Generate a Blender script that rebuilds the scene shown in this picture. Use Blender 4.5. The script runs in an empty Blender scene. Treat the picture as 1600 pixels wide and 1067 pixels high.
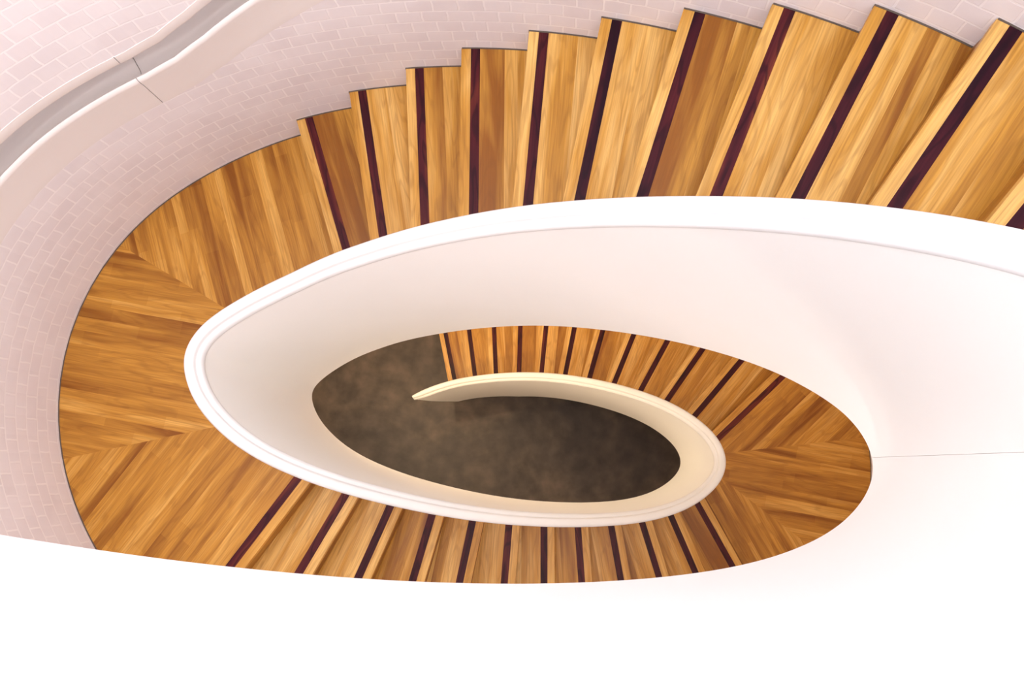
import bpy, bmesh, math, random
from mathutils import Vector, Matrix

# ------------------------------------------------------------------ camera, sky, exposure
# well-side curve of the stair opening: Fourier terms (a0, then cos/sin pairs) of x and y in metres
WX = [0.01046, 1.19964, 0.00306, 0.01430, -0.00643, 0.01134, 0.00437, 0.00505, -0.00430, -0.00867, 0.00170, 0.00169, -0.00121, 0.00175, 0.00053]
WY = [-0.00835, 0.00846, 0.44079, -0.00108, 0.01829, -0.00483, -0.00887, 0.00696, 0.00728, -0.00256, -0.00689, 0.00160, 0.00202, -0.00067, -0.00217]
KZ0, KZS = -4.4, 0.1
ZA = [9.362, 9.276, 9.200, 9.130, 9.067, 9.020, 8.987, 8.959, 8.940, 8.927, 8.918, 8.912, 8.911, 8.910, 8.905, 8.897, 8.885, 8.868, 8.842, 8.811, 8.769, 8.708, 8.639, 8.565, 8.481, 8.393, 8.302, 8.208, 8.110, 8.013, 7.916, 7.819, 7.722, 7.626, 7.533, 7.445, 7.359, 7.278, 7.206, 7.139, 7.080, 7.034, 6.996, 6.962, 6.930, 6.896, 6.862, 6.820, 6.764, 6.700, 6.631, 6.552, 6.467, 6.378, 6.283, 6.183, 6.083, 5.983, 5.885, 5.790, 5.696, 5.604, 5.514, 5.422, 5.331, 5.247, 5.165, 5.094, 5.047, 5.017, 4.997, 4.983, 4.969, 4.952, 4.933, 4.917, 4.905, 4.894, 4.886, 4.880, 4.868, 4.846, 4.817, 4.773, 4.711, 4.642, 4.568, 4.486, 4.401, 4.314, 4.223, 4.128, 4.032, 3.935, 3.838, 3.740, 3.642, 3.547, 3.456, 3.369, 3.286, 3.214, 3.146, 3.085, 3.037, 2.997, 2.960, 2.926, 2.892, 2.858, 2.816, 2.760, 2.695, 2.623, 2.539, 2.448, 2.353, 2.252, 2.148, 2.044, 1.941, 1.841, 1.743, 1.648, 1.559, 1.477, 1.398, 1.326, 1.264, 1.205, 1.155, 1.122, 1.099, 1.077, 1.062, 1.051, 1.040, 1.032, 1.027, 1.022]
ZB = [7.835, 7.750, 7.674, 7.603, 7.540, 7.494, 7.460, 7.432, 7.411, 7.398, 7.388, 7.381, 7.378, 7.376, 7.370, 7.359, 7.346, 7.325, 7.296, 7.262, 7.216, 7.151, 7.078, 7.000, 6.914, 6.823, 6.733, 6.640, 6.550, 6.462, 6.376, 6.292, 6.207, 6.121, 6.035, 5.953, 5.875, 5.803, 5.739, 5.677, 5.614, 5.556, 5.502, 5.453, 5.408, 5.367, 5.327, 5.280, 5.217, 5.144, 5.065, 4.976, 4.882, 4.785, 4.685, 4.582, 4.479, 4.378, 4.279, 4.183, 4.088, 3.998, 3.913, 3.833, 3.757, 3.692, 3.632, 3.579, 3.543, 3.516, 3.492, 3.473, 3.457, 3.443, 3.431, 3.423, 3.416, 3.408, 3.399, 3.391, 3.376, 3.354, 3.325, 3.283, 3.222, 3.154, 3.079, 2.996, 2.908, 2.817, 2.720, 2.619, 2.518, 2.415, 2.313, 2.210, 2.108, 2.009, 1.916, 1.826, 1.744, 1.673, 1.610, 1.557, 1.520, 1.492, 1.467, 1.441, 1.412, 1.379, 1.334, 1.273, 1.203, 1.126, 1.038, 0.945, 0.849, 0.748, 0.646, 0.543, 0.441, 0.341, 0.241, 0.143, 0.048, -0.043, -0.130, -0.212, -0.285, -0.353, -0.411, -0.450, -0.479, -0.504, -0.520, -0.530, -0.537, -0.541, -0.541, -0.541]
ZL = [8.371, 8.282, 8.209, 8.139, 8.070, 8.026, 7.996, 7.966, 7.946, 7.936, 7.927, 7.920, 7.920, 7.920, 7.916, 7.906, 7.896, 7.881, 7.851, 7.821, 7.787, 7.718, 7.648, 7.579, 7.491, 7.403, 7.314, 7.218, 7.121, 7.023, 6.926, 6.830, 6.733, 6.637, 6.541, 6.455, 6.369, 6.283, 6.213, 6.147, 6.081, 6.037, 5.999, 5.961, 5.929, 5.890, 5.852, 5.815, 5.748, 5.680, 5.612, 5.527, 5.440, 5.352, 5.258, 5.160, 5.063, 4.965, 4.867, 4.769, 4.671, 4.573, 4.485, 4.396, 4.307, 4.237, 4.168, 4.098, 4.061, 4.031, 4.001, 3.985, 3.975, 3.965, 3.960, 3.960, 3.960, 3.954, 3.944, 3.934, 3.916, 3.886, 3.856, 3.815, 3.746, 3.677, 3.605, 3.516, 3.428, 3.340, 3.242, 3.144, 3.047, 2.950, 2.853, 2.757, 2.661, 2.567, 2.480, 2.395, 2.309, 2.242, 2.176, 2.110, 2.070, 2.032, 1.994, 1.962, 1.924, 1.886, 1.844, 1.776, 1.709, 1.640, 1.552, 1.465, 1.378, 1.281, 1.184, 1.086, 0.989, 0.891, 0.793, 0.694, 0.598, 0.510, 0.421, 0.334, 0.265, 0.196, 0.127, 0.096, 0.066, 0.036, 0.023, 0.013, 0.003, -0.000, -0.000, -0.000]
L_TOP = [(1.234,-0.023,1.995,0.963), (1.132,0.172,1.748,1.170), (0.949,0.284,1.466,1.331), (0.777,0.347,1.157,1.453), (0.592,0.393,0.858,1.531), (0.386,0.425,0.562,1.580), (0.199,0.440,0.252,1.607), (0.033,0.443,-0.052,1.610), (-0.176,0.432,-0.364,1.586), (-0.393,0.401,-0.646,1.542), (-0.573,0.361,-0.953,1.467), (-0.728,0.311,-1.258,1.357)]
L_BOT = [(-0.900,-0.299,-1.437,-1.337), (-0.716,-0.364,-1.129,-1.459), (-0.528,-0.405,-0.813,-1.540), (-0.341,-0.429,-0.477,-1.589), (-0.140,-0.443,-0.190,-1.610), (0.044,-0.446,0.142,-1.612), (0.239,-0.439,0.424,-1.596), (0.439,-0.421,0.700,-1.564), (0.641,-0.388,1.018,-1.500), (0.833,-0.339,1.341,-1.397), (1.015,-0.262,1.629,-1.257), (1.178,-0.137,1.890,-1.072)]
L_LOW = [(1.234,-0.023,1.995,0.963), (1.132,0.172,1.748,1.170), (0.957,0.280,1.473,1.328), (0.782,0.346,1.178,1.446), (0.594,0.392,0.863,1.530), (0.409,0.422,0.547,1.582), (0.213,0.439,0.257,1.607), (0.015,0.443,-0.057,1.609), (-0.184,0.431,-0.342,1.589), (-0.395,0.401,-0.639,1.544), (-0.589,0.356,-0.934,1.472), (-0.784,0.289,-1.204,1.379)]
CAM_LOC = (0.3035, -0.2025, 7.9654)
CAM_F = 1251.955  # px on 1600
CAM_ROT = [[0.984628, -0.153238, 0.083823], [0.164169, 0.975781, -0.144571], [-0.059639, 0.15611, 0.985938]]

sc = bpy.context.scene
C = sc.collection
cam = bpy.data.cameras.new('camera'); cam.sensor_width = 36.0; cam.lens = CAM_F / 1600 * 36
cam.clip_start = 0.02; cam.clip_end = 100
cam_o = bpy.data.objects.new('camera', cam); C.objects.link(cam_o)
cam_o.matrix_world = Matrix.Translation(CAM_LOC) @ Matrix(CAM_ROT).to_4x4()
sc.camera = cam_o

world = bpy.data.worlds.new('world'); sc.world = world; world.use_nodes = True
bg = world.node_tree.nodes['Background']
bg.inputs[0].default_value = (0.88, 0.93, 1.0, 1); bg.inputs[1].default_value = 1.0   # overcast daylight through the open rooflight
vs = sc.view_settings
vs.view_transform = 'Standard'; vs.look = 'None'; vs.gamma = 1; vs.use_curve_mapping = False
vs.exposure = 2.24
try:
    sc.cycles.max_bounces = 14; sc.cycles.diffuse_bounces = 10
except Exception: pass

RISE = 0.165; H = 12 * RISE; PI = math.pi
def OUT(p):            # outer wall, measured from the well-side curve; a little wider round the narrow end
    w = math.atan2(math.sin(p), math.cos(p)); return 1.168 + .115*math.exp(-(w/.42)**2)
TOP = 9.5

# ------------------------------------------------------------------ curves of the stair
def wave(c, p): return c[0] + sum(c[2*k-1]*math.cos(k*p) + c[2*k]*math.sin(k*p) for k in range(1, 8))
def dwave(c, p): return sum(-k*c[2*k-1]*math.sin(k*p) + k*c[2*k]*math.cos(k*p) for k in range(1, 8))
def well(p, off=0.0):
    dx, dy = dwave(WX, p), dwave(WY, p); L = math.hypot(dx, dy)
    return Vector((wave(WX, p) + off*dy/L, wave(WY, p) - off*dx/L))
def table(T, p):
    u = (p - KZ0)/KZS; n = len(T)
    i = max(0, min(n-2, int(math.floor(u)))); f = max(0.0, min(1.0, u - i))
    a, b, c, d = T[max(i-1, 0)], T[i], T[i+1], T[min(i+2, n-1)]
    return b + .5*f*(c - a + f*(2*a - 5*b + 4*c - d + f*(3*(b - c) + d - a)))
P_FLOOR = 2*PI + 2.33; P_TIP = 2*PI + 2.645
def z_cope(p): return table(ZA, p)
def z_low(p):
    z = table(ZB, p)
    if p > 2*PI + 1.2: z = max(z, 0.0)
    if p > P_FLOOR:
        u = (p - P_FLOOR)/(P_TIP - P_FLOOR); z = 1.06*u**1.0
    return z
def z_line(p): return table(ZL, p)
def z_rail(p):     # handrail groove in the outer wall: level along the landings, sloping with the flights
    def nominal(p):
        turn = math.floor(p/(2*PI)); u = p - turn*2*PI; z = 3*H - 2*H*turn
        ks = ((0.48, 0), (2.50, H), (3.97, H), (5.99, 2*H), (2*PI+.48, 2*H))
        if u < ks[0][0]: return z
        for (a, za), (b, zb) in zip(ks, ks[1:]):
            if u <= b: return z - za - (zb - za)*(u - a)/(b - a)
        return z - 2*H
    return sum(w*nominal(p + k*.09) for k, w in ((-1, .25), (0, .5), (1, .25))) + .955

# ------------------------------------------------------------------ materials
def newmat(name):
    m = bpy.data.materials.new(name); m.use_nodes = True
    nt = m.node_tree; b = nt.nodes['Principled BSDF']
    return m, nt, b
def ln(nt, a, b): nt.links.new(a, b)
def node(nt, t, **kw):
    n = nt.nodes.new(t)
    for k, v in kw.items(): setattr(n, k, v)
    return n
def mixc(nt, fac, a, b, mode='MIX'):
    n = node(nt, 'ShaderNodeMix', data_type='RGBA', blend_type=mode)
    for sock, v in ((n.inputs[0], fac), (n.inputs[6], a), (n.inputs[7], b)):
        if hasattr(v, 'links'): ln(nt, v, sock)
        else: sock.default_value = v
    return n.outputs[2]
def ramp(nt, src, stops):
    n = node(nt, 'ShaderNodeValToRGB'); e = n.color_ramp.elements
    while len(e) < len(stops): e.new(0.5)
    for el, (p, c) in zip(e, stops): el.position = p; el.color = c
    ln(nt, src, n.inputs[0]); return n.outputs[0]
def wood(name, lo, mid, hi, vein, rough=.36, ringmix=.2, veinmix=.42, joints=0.0, spec=.3):
    m, nt, b = newmat(name)
    uv = node(nt, 'ShaderNodeUVMap'); uv.uv_map = 'UVMap'
    at = node(nt, 'ShaderNodeAttribute'); at.attribute_name = 'tone'
    mp = node(nt, 'ShaderNodeMapping'); mp.inputs['Scale'].default_value = (4.0, 150.0, 1); ln(nt, uv.outputs[0], mp.inputs[0])
    n1 = node(nt, 'ShaderNodeTexNoise'); n1.inputs['Scale'].default_value = 1; n1.inputs['Detail'].default_value = 5; ln(nt, mp.outputs[0], n1.inputs['Vector'])
    mp2 = node(nt, 'ShaderNodeMapping'); mp2.inputs['Scale'].default_value = (1.3, 14.0, 1); ln(nt, uv.outputs[0], mp2.inputs[0])
    n2 = node(nt, 'ShaderNodeTexNoise'); n2.inputs['Scale'].default_value = 1; n2.inputs['Detail'].default_value = 3; n2.inputs['Distortion'].default_value = .6; ln(nt, mp2.outputs[0], n2.inputs['Vector'])
    # cathedral rings: contour bands of a stretched noise
    mp3 = node(nt, 'ShaderNodeMapping'); mp3.inputs['Scale'].default_value = (1.7, 11.0, 1); ln(nt, uv.outputs[0], mp3.inputs[0])
    n3 = node(nt, 'ShaderNodeTexNoise'); n3.inputs['Scale'].default_value = 1; n3.inputs['Detail'].default_value = 1.5; ln(nt, mp3.outputs[0], n3.inputs['Vector'])
    mu = node(nt, 'ShaderNodeMath', operation='MULTIPLY'); ln(nt, n3.outputs[0], mu.inputs[0]); mu.inputs[1].default_value = 48
    si = node(nt, 'ShaderNodeMath', operation='SINE'); ln(nt, mu.outputs[0], si.inputs[0])
    rg = ramp(nt, si.outputs[0], [(.45, (0, 0, 0, 1)), (.95, (1, 1, 1, 1))])
    # tone of the board + medium streaks
    ad = node(nt, 'ShaderNodeMath', operation='MULTIPLY_ADD'); ln(nt, n2.outputs[0], ad.inputs[0]); ad.inputs[1].default_value = 1.15; 
    sb = node(nt, 'ShaderNodeMath', operation='SUBTRACT'); ln(nt, at.outputs['Fac'], sb.inputs[0]); sb.inputs[1].default_value = .575
    if joints:     # butt joints: short lengths of board differ in tone
        sx = node(nt, 'ShaderNodeSeparateXYZ'); ln(nt, uv.outputs[0], sx.inputs[0])
        m1 = node(nt, 'ShaderNodeMath', operation='MULTIPLY'); ln(nt, sx.outputs[0], m1.inputs[0]); m1.inputs[1].default_value = 2.6
        m2 = node(nt, 'ShaderNodeMath', operation='FLOOR'); ln(nt, m1.outputs[0], m2.inputs[0])
        m3 = node(nt, 'ShaderNodeMath', operation='MULTIPLY_ADD'); ln(nt, at.outputs['Fac'], m3.inputs[0]); m3.inputs[1].default_value = 911.7; ln(nt, m2.outputs[0], m3.inputs[2])
        wn = node(nt, 'ShaderNodeTexWhiteNoise', noise_dimensions='1D'); ln(nt, m3.outputs[0], wn.inputs['W'])
        m4 = node(nt, 'ShaderNodeMath', operation='MULTIPLY_ADD'); ln(nt, wn.outputs['Value'], m4.inputs[0]); m4.inputs[1].default_value = joints; ln(nt, sb.outputs[0], m4.inputs[2])
        m5 = node(nt, 'ShaderNodeMath', operation='SUBTRACT'); ln(nt, m4.outputs[0], m5.inputs[0]); m5.inputs[1].default_value = joints/2; ln(nt, m5.outputs[0], ad.inputs[2])
    else: ln(nt, sb.outputs[0], ad.inputs[2])
    base = ramp(nt, ad.outputs[0], [(.12, lo), (.5, mid), (.88, hi)])
    g = ramp(nt, n1.outputs[0], [(.35, (1, 1, 1, 1)), (.72, (.0, .0, .0, 1))])
    gm = node(nt, 'ShaderNodeMath', operation='MULTIPLY_ADD'); ln(nt, g, gm.inputs[0]); gm.inputs[1].default_value = -veinmix; gm.inputs[2].default_value = veinmix
    c1 = mixc(nt, gm.outputs[0], base, vein)
    rm = node(nt, 'ShaderNodeMath', operation='MULTIPLY'); ln(nt, rg, rm.inputs[0]); rm.inputs[1].default_value = ringmix
    c2 = mixc(nt, rm.outputs[0], c1, vein)
    ln(nt, c2, b.inputs['Base Color'])
    b.inputs['Roughness'].default_value = rough
    b.inputs['Specular IOR Level'].default_value = spec
    bp = node(nt, 'ShaderNodeBump'); bp.inputs['Strength'].default_value = .08; bp.inputs['Distance'].default_value = .002
    ln(nt, n1.outputs[0], bp.inputs['Height']); ln(nt, bp.outputs[0], b.inputs['Normal'])
    return m
OAK = wood('oak_boards', (.25, .085, .009, 1), (.55, .265, .040, 1), (.80, .49, .16, 1), (.17, .055, .007, 1))
OAK_LANDING = wood('oak_landing_boards', (.22, .07, .006, 1), (.52, .24, .034, 1), (.74, .41, .10, 1), (.16, .05, .006, 1), joints=.16)
DARK = wood('purple_hardwood', (.018, .002, .008, 1), (.080, .010, .014, 1), (.26, .055, .022, 1), (.012, .002, .006, 1), rough=.4, ringmix=.6, spec=.15)
def plaster(name, col, rough=.55, bump=.05, var=.03):
    m, nt, b = newmat(name)
    tc = node(nt, 'ShaderNodeTexCoord'); n = node(nt, 'ShaderNodeTexNoise'); n.inputs['Scale'].default_value = 1.7; n.inputs['Detail'].default_value = 4
    ln(nt, tc.outputs['Object'], n.inputs['Vector'])
    d = tuple(c*(1 - 2*var) for c in col[:3]) + (1,)
    ln(nt, mixc(nt, n.outputs[0], d, col), b.inputs['Base Color'])
    b.inputs['Roughness'].default_value = rough; b.inputs['Specular IOR Level'].default_value = .3
    n2 = node(nt, 'ShaderNodeTexNoise'); n2.inputs['Scale'].default_value = 30; n2.inputs['Detail'].default_value = 4; ln(nt, tc.outputs['Object'], n2.inputs['Vector'])
    bp = node(nt, 'ShaderNodeBump'); bp.inputs['Strength'].default_value = bump; bp.inputs['Distance'].default_value = .004
    ln(nt, n2.outputs[0], bp.inputs['Height']); ln(nt, bp.outputs[0], b.inputs['Normal'])
    return m
WHITE = plaster('white_plaster', (.84, .835, .82, 1))
COPE = plaster('white_painted_coping', (.68, .67, .67, 1), rough=.45, bump=.02)
BANDM = plaster('pale_plaster_band', (.83, .79, .775, 1), rough=.5, bump=.04)
GAP_SHADE = plaster('gap_shade_dark', (.10, .075, .06, 1), rough=.8)  # dark colour painted for the shade in the gap along the wall
def bricks():
    m, nt, b = newmat('painted_header_bricks')
    uv = node(nt, 'ShaderNodeUVMap'); uv.uv_map = 'UVMap'
    nz = node(nt, 'ShaderNodeTexNoise'); nz.inputs['Scale'].default_value = 14; nz.inputs['Detail'].default_value = 2; ln(nt, uv.outputs[0], nz.inputs['Vector'])
    sub = node(nt, 'ShaderNodeVectorMath', operation='SUBTRACT'); ln(nt, nz.outputs['Color'], sub.inputs[0]); sub.inputs[1].default_value = (.5, .5, .5)
    scl = node(nt, 'ShaderNodeVectorMath', operation='SCALE'); ln(nt, sub.outputs[0], scl.inputs[0]); scl.inputs['Scale'].default_value = .012
    add = node(nt, 'ShaderNodeVectorMath', operation='ADD'); ln(nt, uv.outputs[0], add.inputs[0]); ln(nt, scl.outputs[0], add.inputs[1])
    br = node(nt, 'ShaderNodeTexBrick'); ln(nt, add.outputs[0], br.inputs['Vector'])
    br.inputs['Scale'].default_value = 1; br.inputs['Brick Width'].default_value = .108; br.inputs['Row Height'].default_value = .078
    br.inputs['Mortar Size'].default_value = .0045; br.inputs['Mortar Smooth'].default_value = .25; br.inputs['Bias'].default_value = 0
    br.inputs['Color1'].default_value = (.745, .70, .725, 1); br.inputs['Color2'].default_value = (.79, .75, .775, 1); br.inputs['Mortar'].default_value = (.86, .825, .835, 1)
    n2 = node(nt, 'ShaderNodeTexNoise'); n2.inputs['Scale'].default_value = 5; n2.inputs['Detail'].default_value = 3; ln(nt, uv.outputs[0], n2.inputs['Vector'])
    r2 = ramp(nt, n2.outputs[0], [(.42, (0, 0, 0, 1)), (.72, (.75, .75, .75, 1))])
    ln(nt, mixc(nt, r2, br.outputs[0], (.82, .785, .805, 1)), b.inputs['Base Color'])
    b.inputs['Roughness'].default_value = .6; b.inputs['Specular IOR Level'].default_value = .3
    bp = node(nt, 'ShaderNodeBump'); bp.inputs['Strength'].default_value = .3; bp.inputs['Distance'].default_value = .004; bp.invert = True
    ln(nt, br.outputs['Fac'], bp.inputs['Height']); ln(nt, bp.outputs[0], b.inputs['Normal'])
    return m
BRICK = bricks()
def concrete():
    m, nt, b = newmat('stained_concrete')
    tc = node(nt, 'ShaderNodeTexCoord')
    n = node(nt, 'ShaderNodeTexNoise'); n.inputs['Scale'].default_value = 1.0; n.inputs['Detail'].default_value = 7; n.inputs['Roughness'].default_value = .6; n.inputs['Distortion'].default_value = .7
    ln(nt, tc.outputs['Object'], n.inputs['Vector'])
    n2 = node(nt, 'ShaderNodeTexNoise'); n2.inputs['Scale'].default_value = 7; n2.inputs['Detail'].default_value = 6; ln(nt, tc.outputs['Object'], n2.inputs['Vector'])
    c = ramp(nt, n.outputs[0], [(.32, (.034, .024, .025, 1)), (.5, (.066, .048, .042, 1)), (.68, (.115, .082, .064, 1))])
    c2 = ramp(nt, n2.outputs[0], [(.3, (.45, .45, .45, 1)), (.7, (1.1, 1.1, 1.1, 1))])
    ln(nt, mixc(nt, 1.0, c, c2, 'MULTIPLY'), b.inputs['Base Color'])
    b.inputs['Roughness'].default_value = .5; b.inputs['Specular IOR Level'].default_value = .3
    return m
CONC = concrete()
def plain(name, col, rough=.5):
    m, nt, b = newmat(name)
    tc = node(nt, 'ShaderNodeTexCoord'); n = node(nt, 'ShaderNodeTexNoise'); n.inputs['Scale'].default_value = 8; ln(nt, tc.outputs['Object'], n.inputs['Vector'])
    ln(nt, mixc(nt, n.outputs[0], tuple(c*.9 for c in col[:3]) + (1,), col), b.inputs['Base Color']); b.inputs['Roughness'].default_value = rough
    return m

# ------------------------------------------------------------------ object helpers
def link(name, bm, mat, parent=None, smooth=False):
    me = bpy.data.meshes.new(name); bmesh.ops.recalc_face_normals(bm, faces=bm.faces) if smooth != 'keep' else None
    bm.to_mesh(me); bm.free(); me.materials.append(mat)
    if smooth:
        for p in me.polygons: p.use_smooth = True
    o = bpy.data.objects.new(name, me); C.objects.link(o); o.parent = parent
    return o
def tag(o, label=None, cat=None, group=None, kind=None):
    if label: o['label'] = label
    if cat: o['category'] = cat
    if group: o['group'] = group
    if kind: o['kind'] = kind
    return o
def empty(name, loc=(0, 0, 0)):
    o = bpy.data.objects.new(name, None); C.objects.link(o); o.empty_display_size = .1
    return o
def sweep(ps, profile, closed=True, caps=True, uvs=None):
    """profile(p) -> list of (offset, z); swept along the stair curve"""
    bm = bmesh.new(); uvl = bm.loops.layers.uv.new('UVMap'); rows = []; arc = 0; last = None; arcs = []
    for p in ps:
        q0 = well(p, OUT(p))
        if last is not None: arc += (q0 - last).length
        last = q0; arcs.append(arc)
        rows.append([bm.verts.new((*well(p, o), z)) for o, z in profile(p)])
    n = len(rows[0])
    for j in range(len(rows)-1):
        for i in range(n if closed else n-1):
            k = (i+1) % n
            try: f = bm.faces.new((rows[j][i], rows[j+1][i], rows[j+1][k], rows[j][k]))
            except ValueError: continue
            for lp, a, v in zip(f.loops, (arcs[j], arcs[j+1], arcs[j+1], arcs[j]), (rows[j][i], rows[j+1][i], rows[j+1][k], rows[j][k])):
                lp[uvl].uv = (a, v.co.z)
    if closed and caps:
        bm.faces.new(rows[0]); bm.faces.new(rows[-1][::-1])
    return bm
def frange(a, b, step):
    n = max(2, int(math.ceil((b-a)/step))); return [a + (b-a)*i/n for i in range(n+1)]

# ------------------------------------------------------------------ boards cut out of plan outlines
def perp(d): return Vector((-d.y, d.x))
def sector(pa, pb, o_in=.03, step=.02):
    ps = frange(pa, pb, step)
    return [(well(p, o_in), well(p, OUT(p) - .004)) for p in ps]
def boards(poly, z, d, cuts, clips, tones, rnd, thick=.035, pieces=None):
    """cut a flat outline at z into boards running along d.  clips: (point, normal) keep the side the normal points to.
    cuts: distances across (from clips[0] point).  Returns dict tag -> bmesh"""
    bm = bmesh.new(); vs_ = [[bm.verts.new((v.x, v.y, z)) for v in pr] for pr in poly]
    for j in range(len(vs_)-1): bm.faces.new((vs_[j][0], vs_[j][1], vs_[j+1][1], vs_[j+1][0]))
    for pt, n in clips:
        bmesh.ops.bisect_plane(bm, geom=bm.verts[:]+bm.edges[:]+bm.faces[:], dist=1e-6, plane_co=(pt.x, pt.y, z), plane_no=(-n.x, -n.y, 0), clear_outer=True)
    org = clips[0][0]; c = perp(d)
    for t in cuts:
        q = org + c*t
        bmesh.ops.bisect_plane(bm, geom=bm.verts[:]+bm.edges[:]+bm.faces[:], dist=1e-6, plane_co=(q.x, q.y, z), plane_no=(c.x, c.y, 0))
    return bm, org, c
def finish_boards(bm, org, d, c, cuts, tones, rnd, thick, groups=None):
    """write UVs/tones per board, extrude down; groups(t) -> key splits faces into several bmeshes"""
    uvl = bm.loops.layers.uv.new('UVMap'); tl = bm.faces.layers.float.new('tone')
    cs = sorted(cuts); tones = [min(.98, t + rnd.uniform(-.015, .015)) for t in tones]; offs = [(rnd.uniform(0, 50), rnd.uniform(0, 50)) for _ in range(len(cs)+1)]
    keyed = {}
    for f in bm.faces:
        m = f.calc_center_median(); t = (Vector((m.x, m.y)) - org).dot(c)
        i = sum(1 for x in cs if x < t)
        f[tl] = tones[i]
        for lp in f.loops:
            v = Vector((lp.vert.co.x, lp.vert.co.y)) - org
            lp[uvl].uv = (v.dot(d) + offs[i][0], v.dot(c) + offs[i][1])
        keyed.setdefault(groups(t) if groups else 'main', []).append(f)
    out = {}
    for key in keyed:
        b2 = bm.copy(); b2.faces.ensure_lookup_table()
        bm.faces.index_update()
        keep = set(f.index for f in keyed[key])
        bmesh.ops.delete(b2, geom=[f for f in b2.faces if f.index not in keep], context='FACES')
        top = b2.faces[:]
        r = bmesh.ops.extrude_face_region(b2, geom=top, use_keep_orig=True)
        for v in r['geom']:
            if isinstance(v, bmesh.types.BMVert): v.co.z -= thick
        out[key] = b2
    bm.free()
    return out
NOSE, SW = .064, .021       # strip centre to nosing, half width of the dark strip
def line_of(L):
    a = Vector(L[:2]); b = Vector(L[2:]); d = (b - a).normalized(); return a, d
def riser(L, zt, zb, rnd, parent):
    a, d = line_of(L); c = perp(d); a2 = a + c*(NOSE-.008)
    def off(q):      # signed distance from the well-side curve, and the curve parameter there
        p = min(range(90), key=lambda k: (well(k/90*2*PI) - q).length)/90*2*PI
        for s in (.03, .01, .003): p = min((p + k*s for k in range(-3, 4)), key=lambda x: (well(x) - q).length)
        w0 = well(p); return (q - w0).dot((well(p, .1) - w0).normalized()), p
    ti = max([k*.01 for k in range(-10, 90) if off(a2 + d*(k*.01))[0] < .025] or [0])
    i = a2 + d*ti
    lo, hi = ti + .7, ti + 1.9
    for _ in range(14):
        mid = (lo+hi)/2; v, p = off(a2 + d*mid)
        if v > OUT(p): hi = mid
        else: lo = mid
    o = a2 + d*(lo - .006)
    bm = bmesh.new(); uvl = bm.loops.layers.uv.new('UVMap'); tl = bm.faces.layers.float.new('tone')
    pts = [(i, zb), (o, zb), (o, zt), (i, zt)]
    fr = [bm.verts.new((p.x, p.y, z)) for p, z in pts]; bk = [bm.verts.new((p.x - c.x*.018, p.y - c.y*.018, z)) for p, z in pts]
    bm.faces.new(fr); bm.faces.new(bk[::-1])
    for k in range(4):
        j = (k+1) % 4; bm.faces.new((fr[k], bk[k], bk[j], fr[j]))
    ou, ov, tn = rnd.uniform(0, 50), rnd.uniform(0, 50), rnd.uniform(.02, .3)
    for f in bm.faces:
        f[tl] = tn
        for lp in f.loops:
            v = lp.vert.co; lp[uvl].uv = ((Vector((v.x, v.y)) - i).dot(d) + ou, v.z + ov)
    return link('riser', bm, OAK, parent)
def board_cuts(lo, hi, rnd, w=(.045, .11)):
    r_, t = [], lo
    while True:
        t += rnd.uniform(*w)
        if t > hi: return r_
        r_.append(t)
def add_gap_shade(pa, pb, z, parent):  # thin dark strip stands in for the shadow gap between boards and wall
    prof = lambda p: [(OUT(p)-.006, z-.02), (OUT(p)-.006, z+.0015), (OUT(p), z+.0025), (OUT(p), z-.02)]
    return link('gap_shade_strip', sweep(frange(pa, pb, .03), prof), GAP_SHADE, parent)
def outer_pt(L, shift):
    a, d = line_of(L); a = a + perp(d)*shift
    return min((k*.004 for k in range(int(2*PI/.004)+1)), key=lambda p: abs((well(p, OUT(p)) - a).dot(perp(d))) + (10 if (well(p, OUT(p)) - a).dot(d) < .3 else 0))
# ------------------------------------------------------------------ the setting
def ring_pt(off, n=160): return [well(k/n*2*PI, off) for k in range(n)]
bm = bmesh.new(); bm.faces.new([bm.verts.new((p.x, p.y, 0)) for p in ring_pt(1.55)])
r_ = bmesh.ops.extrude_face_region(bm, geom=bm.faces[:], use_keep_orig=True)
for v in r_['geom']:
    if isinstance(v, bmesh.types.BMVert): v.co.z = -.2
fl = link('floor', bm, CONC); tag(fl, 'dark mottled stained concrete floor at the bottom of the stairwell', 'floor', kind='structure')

# outer wall: one continuous helical skin of painted bricks between the turns of the handrail groove, thick behind
BAND_LO, GROOVE, BAND_HI = .235, .115, .055      # plaster under the lip, height of the groove, plaster above it
P_RAIL0, P_RAIL1 = -PI-.9, 3*PI-.2
def wall_prof(p):
    # section that stands between the groove at p (below) and the groove one turn higher
    lo = z_rail(p) + GROOVE + BAND_HI if p <= P_RAIL1 else 0
    hi = z_rail(p-2*PI) - BAND_LO if p - 2*PI >= P_RAIL0 else TOP
    o = OUT(p); return [(o, lo), (o, hi), (o+.24, hi), (o+.24, lo)]
wall = link('wall_outer', sweep(frange(P_RAIL0, P_RAIL1, .03), wall_prof), BRICK, smooth=False)
tag(wall, 'pale pink painted brick wall curving round the outside of the stair', 'wall', kind='structure')
w2 = link('wall_base', sweep(frange(P_RAIL1+.0001, P_RAIL1+2*PI, .03), wall_prof), BRICK, smooth=False)
tag(w2, 'painted brick wall round the foot of the stair', 'wall', kind='structure')

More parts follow.
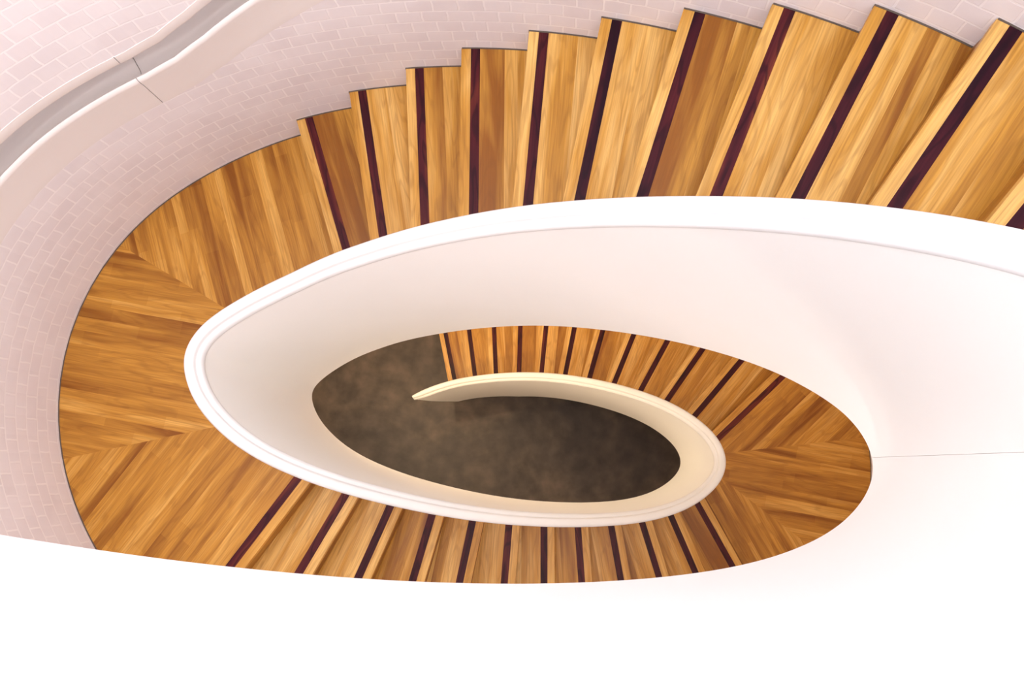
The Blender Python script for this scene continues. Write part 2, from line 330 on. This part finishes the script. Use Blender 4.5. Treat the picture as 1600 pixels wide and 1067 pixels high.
# handrail: a moulded groove let into the wall between two plaster bands
def rail_prof(p):
    z = z_rail(p); o = OUT(p)
    return [(o-.001, z-BAND_LO), (o-.004, z-BAND_LO+.05), (o-.006, z-.06), (o-.012, z-.03), (o-.012, z-.008), (o-.004, z), (o+.006, z-.006), (o+.014, z-.045), (o+.040, z-.090),
            (o+.100, z-.105), (o+.155, z-.085), (o+.180, z-.02), (o+.180, z+.075), (o+.160, z+.112), (o+.09, z+GROOVE+.012), (o+.012, z+GROOVE+.002), (o, z+GROOVE+.002), (o-.004, z+GROOVE+.012),
            (o-.002, z+GROOVE+BAND_HI), (o+.22, z+GROOVE+BAND_HI), (o+.22, z-BAND_LO)]
P_JOINT = 2.62
segs = [(P_RAIL0, P_JOINT-.0012, 'white plaster handrail groove in the brick wall, upper length above the joint'),
        (P_JOINT+.0012, P_RAIL1, 'white plaster handrail groove in the brick wall, lower length below the joint beside the landing')]
for a, b, lab in segs:
    hr = link('recessed_handrail', sweep(frange(a, b, .03), rail_prof), BANDM, smooth=True)
    md = hr.modifiers.new('es', 'EDGE_SPLIT'); md.split_angle = math.radians(50)
    tag(hr, lab, 'handrail', group='lengths of handrail groove let into the brick wall')

# ------------------------------------------------------------------ balustrades (white parapet walls round the well)
TH = .062
def face_prof(p):
    zt, zb = z_cope(p) - .05, z_low(p)
    s = .5*max(0.0, (p - (P_TIP - .22))/.22)**2*TH
    return [(s, zb+.008), (s, zt), (TH-.008, zt), (TH-.008, max(min(z_line(p) - .30, zt - .02), zb+.001)), (TH-.008, zb), (s+.008, zb)]
def cope_prof(p):
    z = z_cope(p); t = TH; u = max(0.0, (p - (P_TIP - .22))/.22); s = 1 - .45*u*u
    return [(t + (o - t)*s, zz) for o, zz in ((t-.006, z-.040), (t, z-.034), (t+.001, z-.014), (t-.006, z-.003), (t-.016, z), (t-.030, z), (t-.039, z-.003), (t-.043, z-.010), (t-.0440, z-.020),
            (t-.047, z-.023), (t-.054, z-.0235), (t-.061, z-.029), (t-.066, z-.038), (t-.067, z-.050), (t-.065, z-.062), (t-.060, z-.066), (t-.02, z-.066), (t-.010, z-.044))]
def balustrade(pa, pb, label, tip=False):
    root = tag(empty('balustrade'), label, 'balustrade', group='white parapet walls winding round the stairwell')
    f = link('parapet_wall', sweep(frange(pa, pb, .02), face_prof), WHITE, root, smooth=True)
    f.modifiers.new('es', 'EDGE_SPLIT').split_angle = math.radians(40)
    c = link('coping', sweep(frange(pa, pb, .02), cope_prof), COPE, root, smooth=True)
    c.modifiers.new('es', 'EDGE_SPLIT').split_angle = math.radians(60)
    return root
P_SEAM = -.03
balustrade(P_RAIL0, P_SEAM-.0010, 'white parapet wall of the topmost flight, filling the foreground at the bottom')
balustrade(P_SEAM+.0010, P_TIP, 'long white parapet wall spiralling round the well to a pointed end')

# smooth undersides of the stair, one per run
def soffit_prof(p):
    z = z_low(p) + .002
    return [(TH-.012, z), (OUT(p)+.01, z), (OUT(p)+.01, z+.05), (TH-.012, z+.05)]
for a, b, lab in ((P_RAIL0, P_SEAM, 'white plaster underside of the topmost flight'), (P_SEAM+.001, 2*PI+1.75, 'white plaster underside of the lower turns')):
    tag(link('ceiling', sweep(frange(a, b, .04), soffit_prof), WHITE, smooth=True), lab, 'ceiling', kind='structure')

# ------------------------------------------------------------------ flights and landings
def make_step(root, Lp, L, z, zb, rnd, riser_top=None):
    a, d = line_of(L); c = perp(d); ap, dp = line_of(Lp); cp = perp(dp)
    po = outer_pt(L, NOSE); pp = outer_pt(Lp, NOSE-.02)
    if po < pp - .5: po += 2*PI
    poly = sector(pp-.35, po+.35)
    org = a + c*NOSE
    back = board_cuts(NOSE+SW+.02, .75, rnd)
    cuts = [-(NOSE-SW), -(NOSE+SW)] + [-b for b in back]
    bm, org, c = boards(poly, z, d, cuts, [(org, -c), (ap + cp*(NOSE-.022), cp)], None, rnd)
    base = rnd.uniform(.44, .54)
    tones = [min(.95, max(.05, base + rnd.choice((-.26, -.14, -.06, 0, .05, .1, .16)))) for _ in range(len(cuts)+1)]
    tones[-1] = rnd.uniform(.55, .75); tones[-2] = rnd.uniform(.3, .5)
    got = finish_boards(bm, org, d, c, cuts, tones, rnd, .036, lambda t: 'strip' if -(NOSE+SW) < t < -(NOSE-SW) else 'tread')
    st = link('step', got['tread'], OAK, root)
    link('inlay_strip', got['strip'], DARK, st)['label'] = 'dark purple-brown hardwood strip'
    riser(L, z-.036, zb, rnd, st)
    add_gap_shade(pp, po, z, st)
    return st
def flight(Ls, z0, label, seed, first=1):
    rnd = random.Random(seed)
    root = tag(empty('stair_flight'), label, 'stair flight', group='flights of oak steps')
    for k in range(first, 12):
        make_step(root, Ls[k-1], Ls[k], z0 - k*RISE, z0 - (k+1)*RISE, rnd)
    return root
flight(L_TOP, 3*H, 'upper flight of pale oak steps with dark strips, fanning along the brick wall', 3)
flight(L_BOT, 2*H, 'middle flight of oak steps with dark strips, below the long landing', 11)
flight(L_LOW, H, 'lowest flight of reddish oak steps with dark strips, down to the dark floor', 7)

def landing(z, Lin, Lout, miters, pa, pb, label, seed, dirs):
    """Lin: last strip of the flight above, Lout: strip at the landing's own edge; miters: two plan lines"""
    rnd = random.Random(seed)
    root = tag(empty('stair_landing'), label, 'landing', group='curved oak landings')
    ai, di = line_of(Lin); ci = perp(di); ao, do = line_of(Lout); co = perp(do)
    clips_all = [(ai + ci*(NOSE-.022), ci)]
    ml = [(Vector(m[:2]), (Vector(m[2:]) - Vector(m[:2])).normalized()) for m in miters]   # direction outward
    m1, m2 = ml
    poly = sector(pa, pb)
    secs = [([(ai + ci*(NOSE-.022), ci), (m1[0], -perp(m1[1]))], dirs[0]),
            ([(m1[0], perp(m1[1])), (m2[0], -perp(m2[1]))], dirs[1]),
            ([(ao + co*NOSE, -co), (m2[0], perp(m2[1]))], dirs[2])]
    for si, (clips, d) in enumerate(secs):
        d = d.normalized()
        if si == 2:
            back = board_cuts(NOSE+SW+.02, 2.2, rnd, (.035, .08)); cuts = [-(NOSE-SW), -(NOSE+SW)] + [-b for b in back]
        else: cuts = [x for x in board_cuts(-2.4, 2.4, rnd, (.035, .08))]
        bm, org, c = boards(poly, z, d, cuts, clips, None, rnd)
        base = .47
        tones = [min(.95, max(.05, base + rnd.choice((-.22, -.12, -.06, -.03, 0, 0, .04, .07, .12)))) for _ in range(len(cuts)+1)]
        if si == 2: tones[-1] = .62
        # butt joints along the boards
        got = finish_boards(bm, org, d, c, cuts, tones, rnd, .036, (lambda t: 'strip' if -(NOSE+SW) < t < -(NOSE-SW) else 'main') if si == 2 else None)
        pn = link('board_panel', got['main'], OAK_LANDING, root)
        if 'strip' in got: link('inlay_strip', got['strip'], DARK, root)['label'] = 'dark purple-brown hardwood strip at the landing edge'
    add_gap_shade(outer_pt(Lin, NOSE), outer_pt(Lout, NOSE) + (2*PI if pb > 2*PI else 0), z, root)
    rs = riser(Lout, z-.036, z-RISE, rnd, root)
    return root
def ldir(L): return line_of(L)[1]
landing(2*H, L_TOP[11], L_BOT[0], [(-1.482, .300, -2.141, .555), (-1.482, -.292, -2.225, -.579)], 1.9, 4.4,
        'oak landing at the wide curved end beside the brick wall, boards in three directions', 21, [ldir(L_TOP[11]), Vector((-1, .02)), ldir(L_BOT[0])])
landing(H, L_BOT[11], L_LOW[0], [(1.485, -.091, 2.122, -.440), (1.461, .101, 2.444, .381)], 5.3, 2*PI+1.1,
        'oak landing at the narrow end of the well, next to the white parapet seam', 22, [ldir(L_BOT[11]), Vector((1, -.02)), ldir(L_LOW[0])])
landing(3*H, (1.178,-0.137,1.890,-1.072), L_TOP[0], [(1.485, -.091, 2.122, -.440), (1.461, .101, 2.444, .381)], 5.3, 2*PI+1.1,
        'top oak landing above the upper flight', 23, [ldir(L_BOT[11]), Vector((1, -.02)), ldir(L_TOP[0])])

# ------------------------------------------------------------------ unseen fill lights added under the flights to brighten the lower levels
FILL_METAL = plain('fill_light_metal', (.8, .8, .78, 1), .4)
def fill_light(p, off, power, col, label):
    q = well(p, off); z = z_low(p) + .002
    root = empty('fill_light'); root.location = (q.x, q.y, z); tag(root, label, 'fill_light', group='added fill lights under the flights')
    bm = bmesh.new(); rows = []
    for r, dz in ((.062, .004), (.066, -.010), (.060, -.014), (.050, -.012), (.047, .02)):
        rows.append([bm.verts.new((r*math.cos(k/24*2*PI), r*math.sin(k/24*2*PI), dz)) for k in range(24)])
    for j in range(4):
        for k in range(24): bm.faces.new((rows[j][k], rows[j][(k+1) % 24], rows[j+1][(k+1) % 24], rows[j+1][k]))
    link('fill_light_ring', bm, FILL_METAL, root, smooth=True)
    ld = bpy.data.lights.new('fill_lamp', 'AREA'); ld.shape = 'DISK'; ld.size = .09; ld.energy = power; ld.color = col
    lo = bpy.data.objects.new('fill_lamp', ld); C.objects.link(lo); lo.parent = root; lo.location = (0, 0, -.016)
NEUT, WARM = (1.0, .95, .92), (1.0, .77, .46)
ORD = ['first', 'second', 'third', 'fourth', 'fifth', 'sixth', 'seventh', 'eighth']
LP = [('topmost flight', 'the left end', NEUT, [(-3.9, 2.2), (-3.3, 3.0), (-2.7, 2.6), (-2.0, 1.6), (-1.4, 1.6), (-.8, 1.6)]),
      ('upper flight', 'the seam in the parapet', WARM, [(-.2, 1.4), (.4, 1.0), (.9, .7), (1.4, .7), (1.9, .8), (2.5, 1.5)]),
      ('long landing', 'the upper flight', WARM, [(3.0, 7), (3.6, 6)])]
for run, start, col, spots in LP:
    for k, (p, e) in enumerate(spots):
        fill_light(p, .62, e, col, 'small round added fill light under the %s, %s from %s' % (run, ORD[k], start))
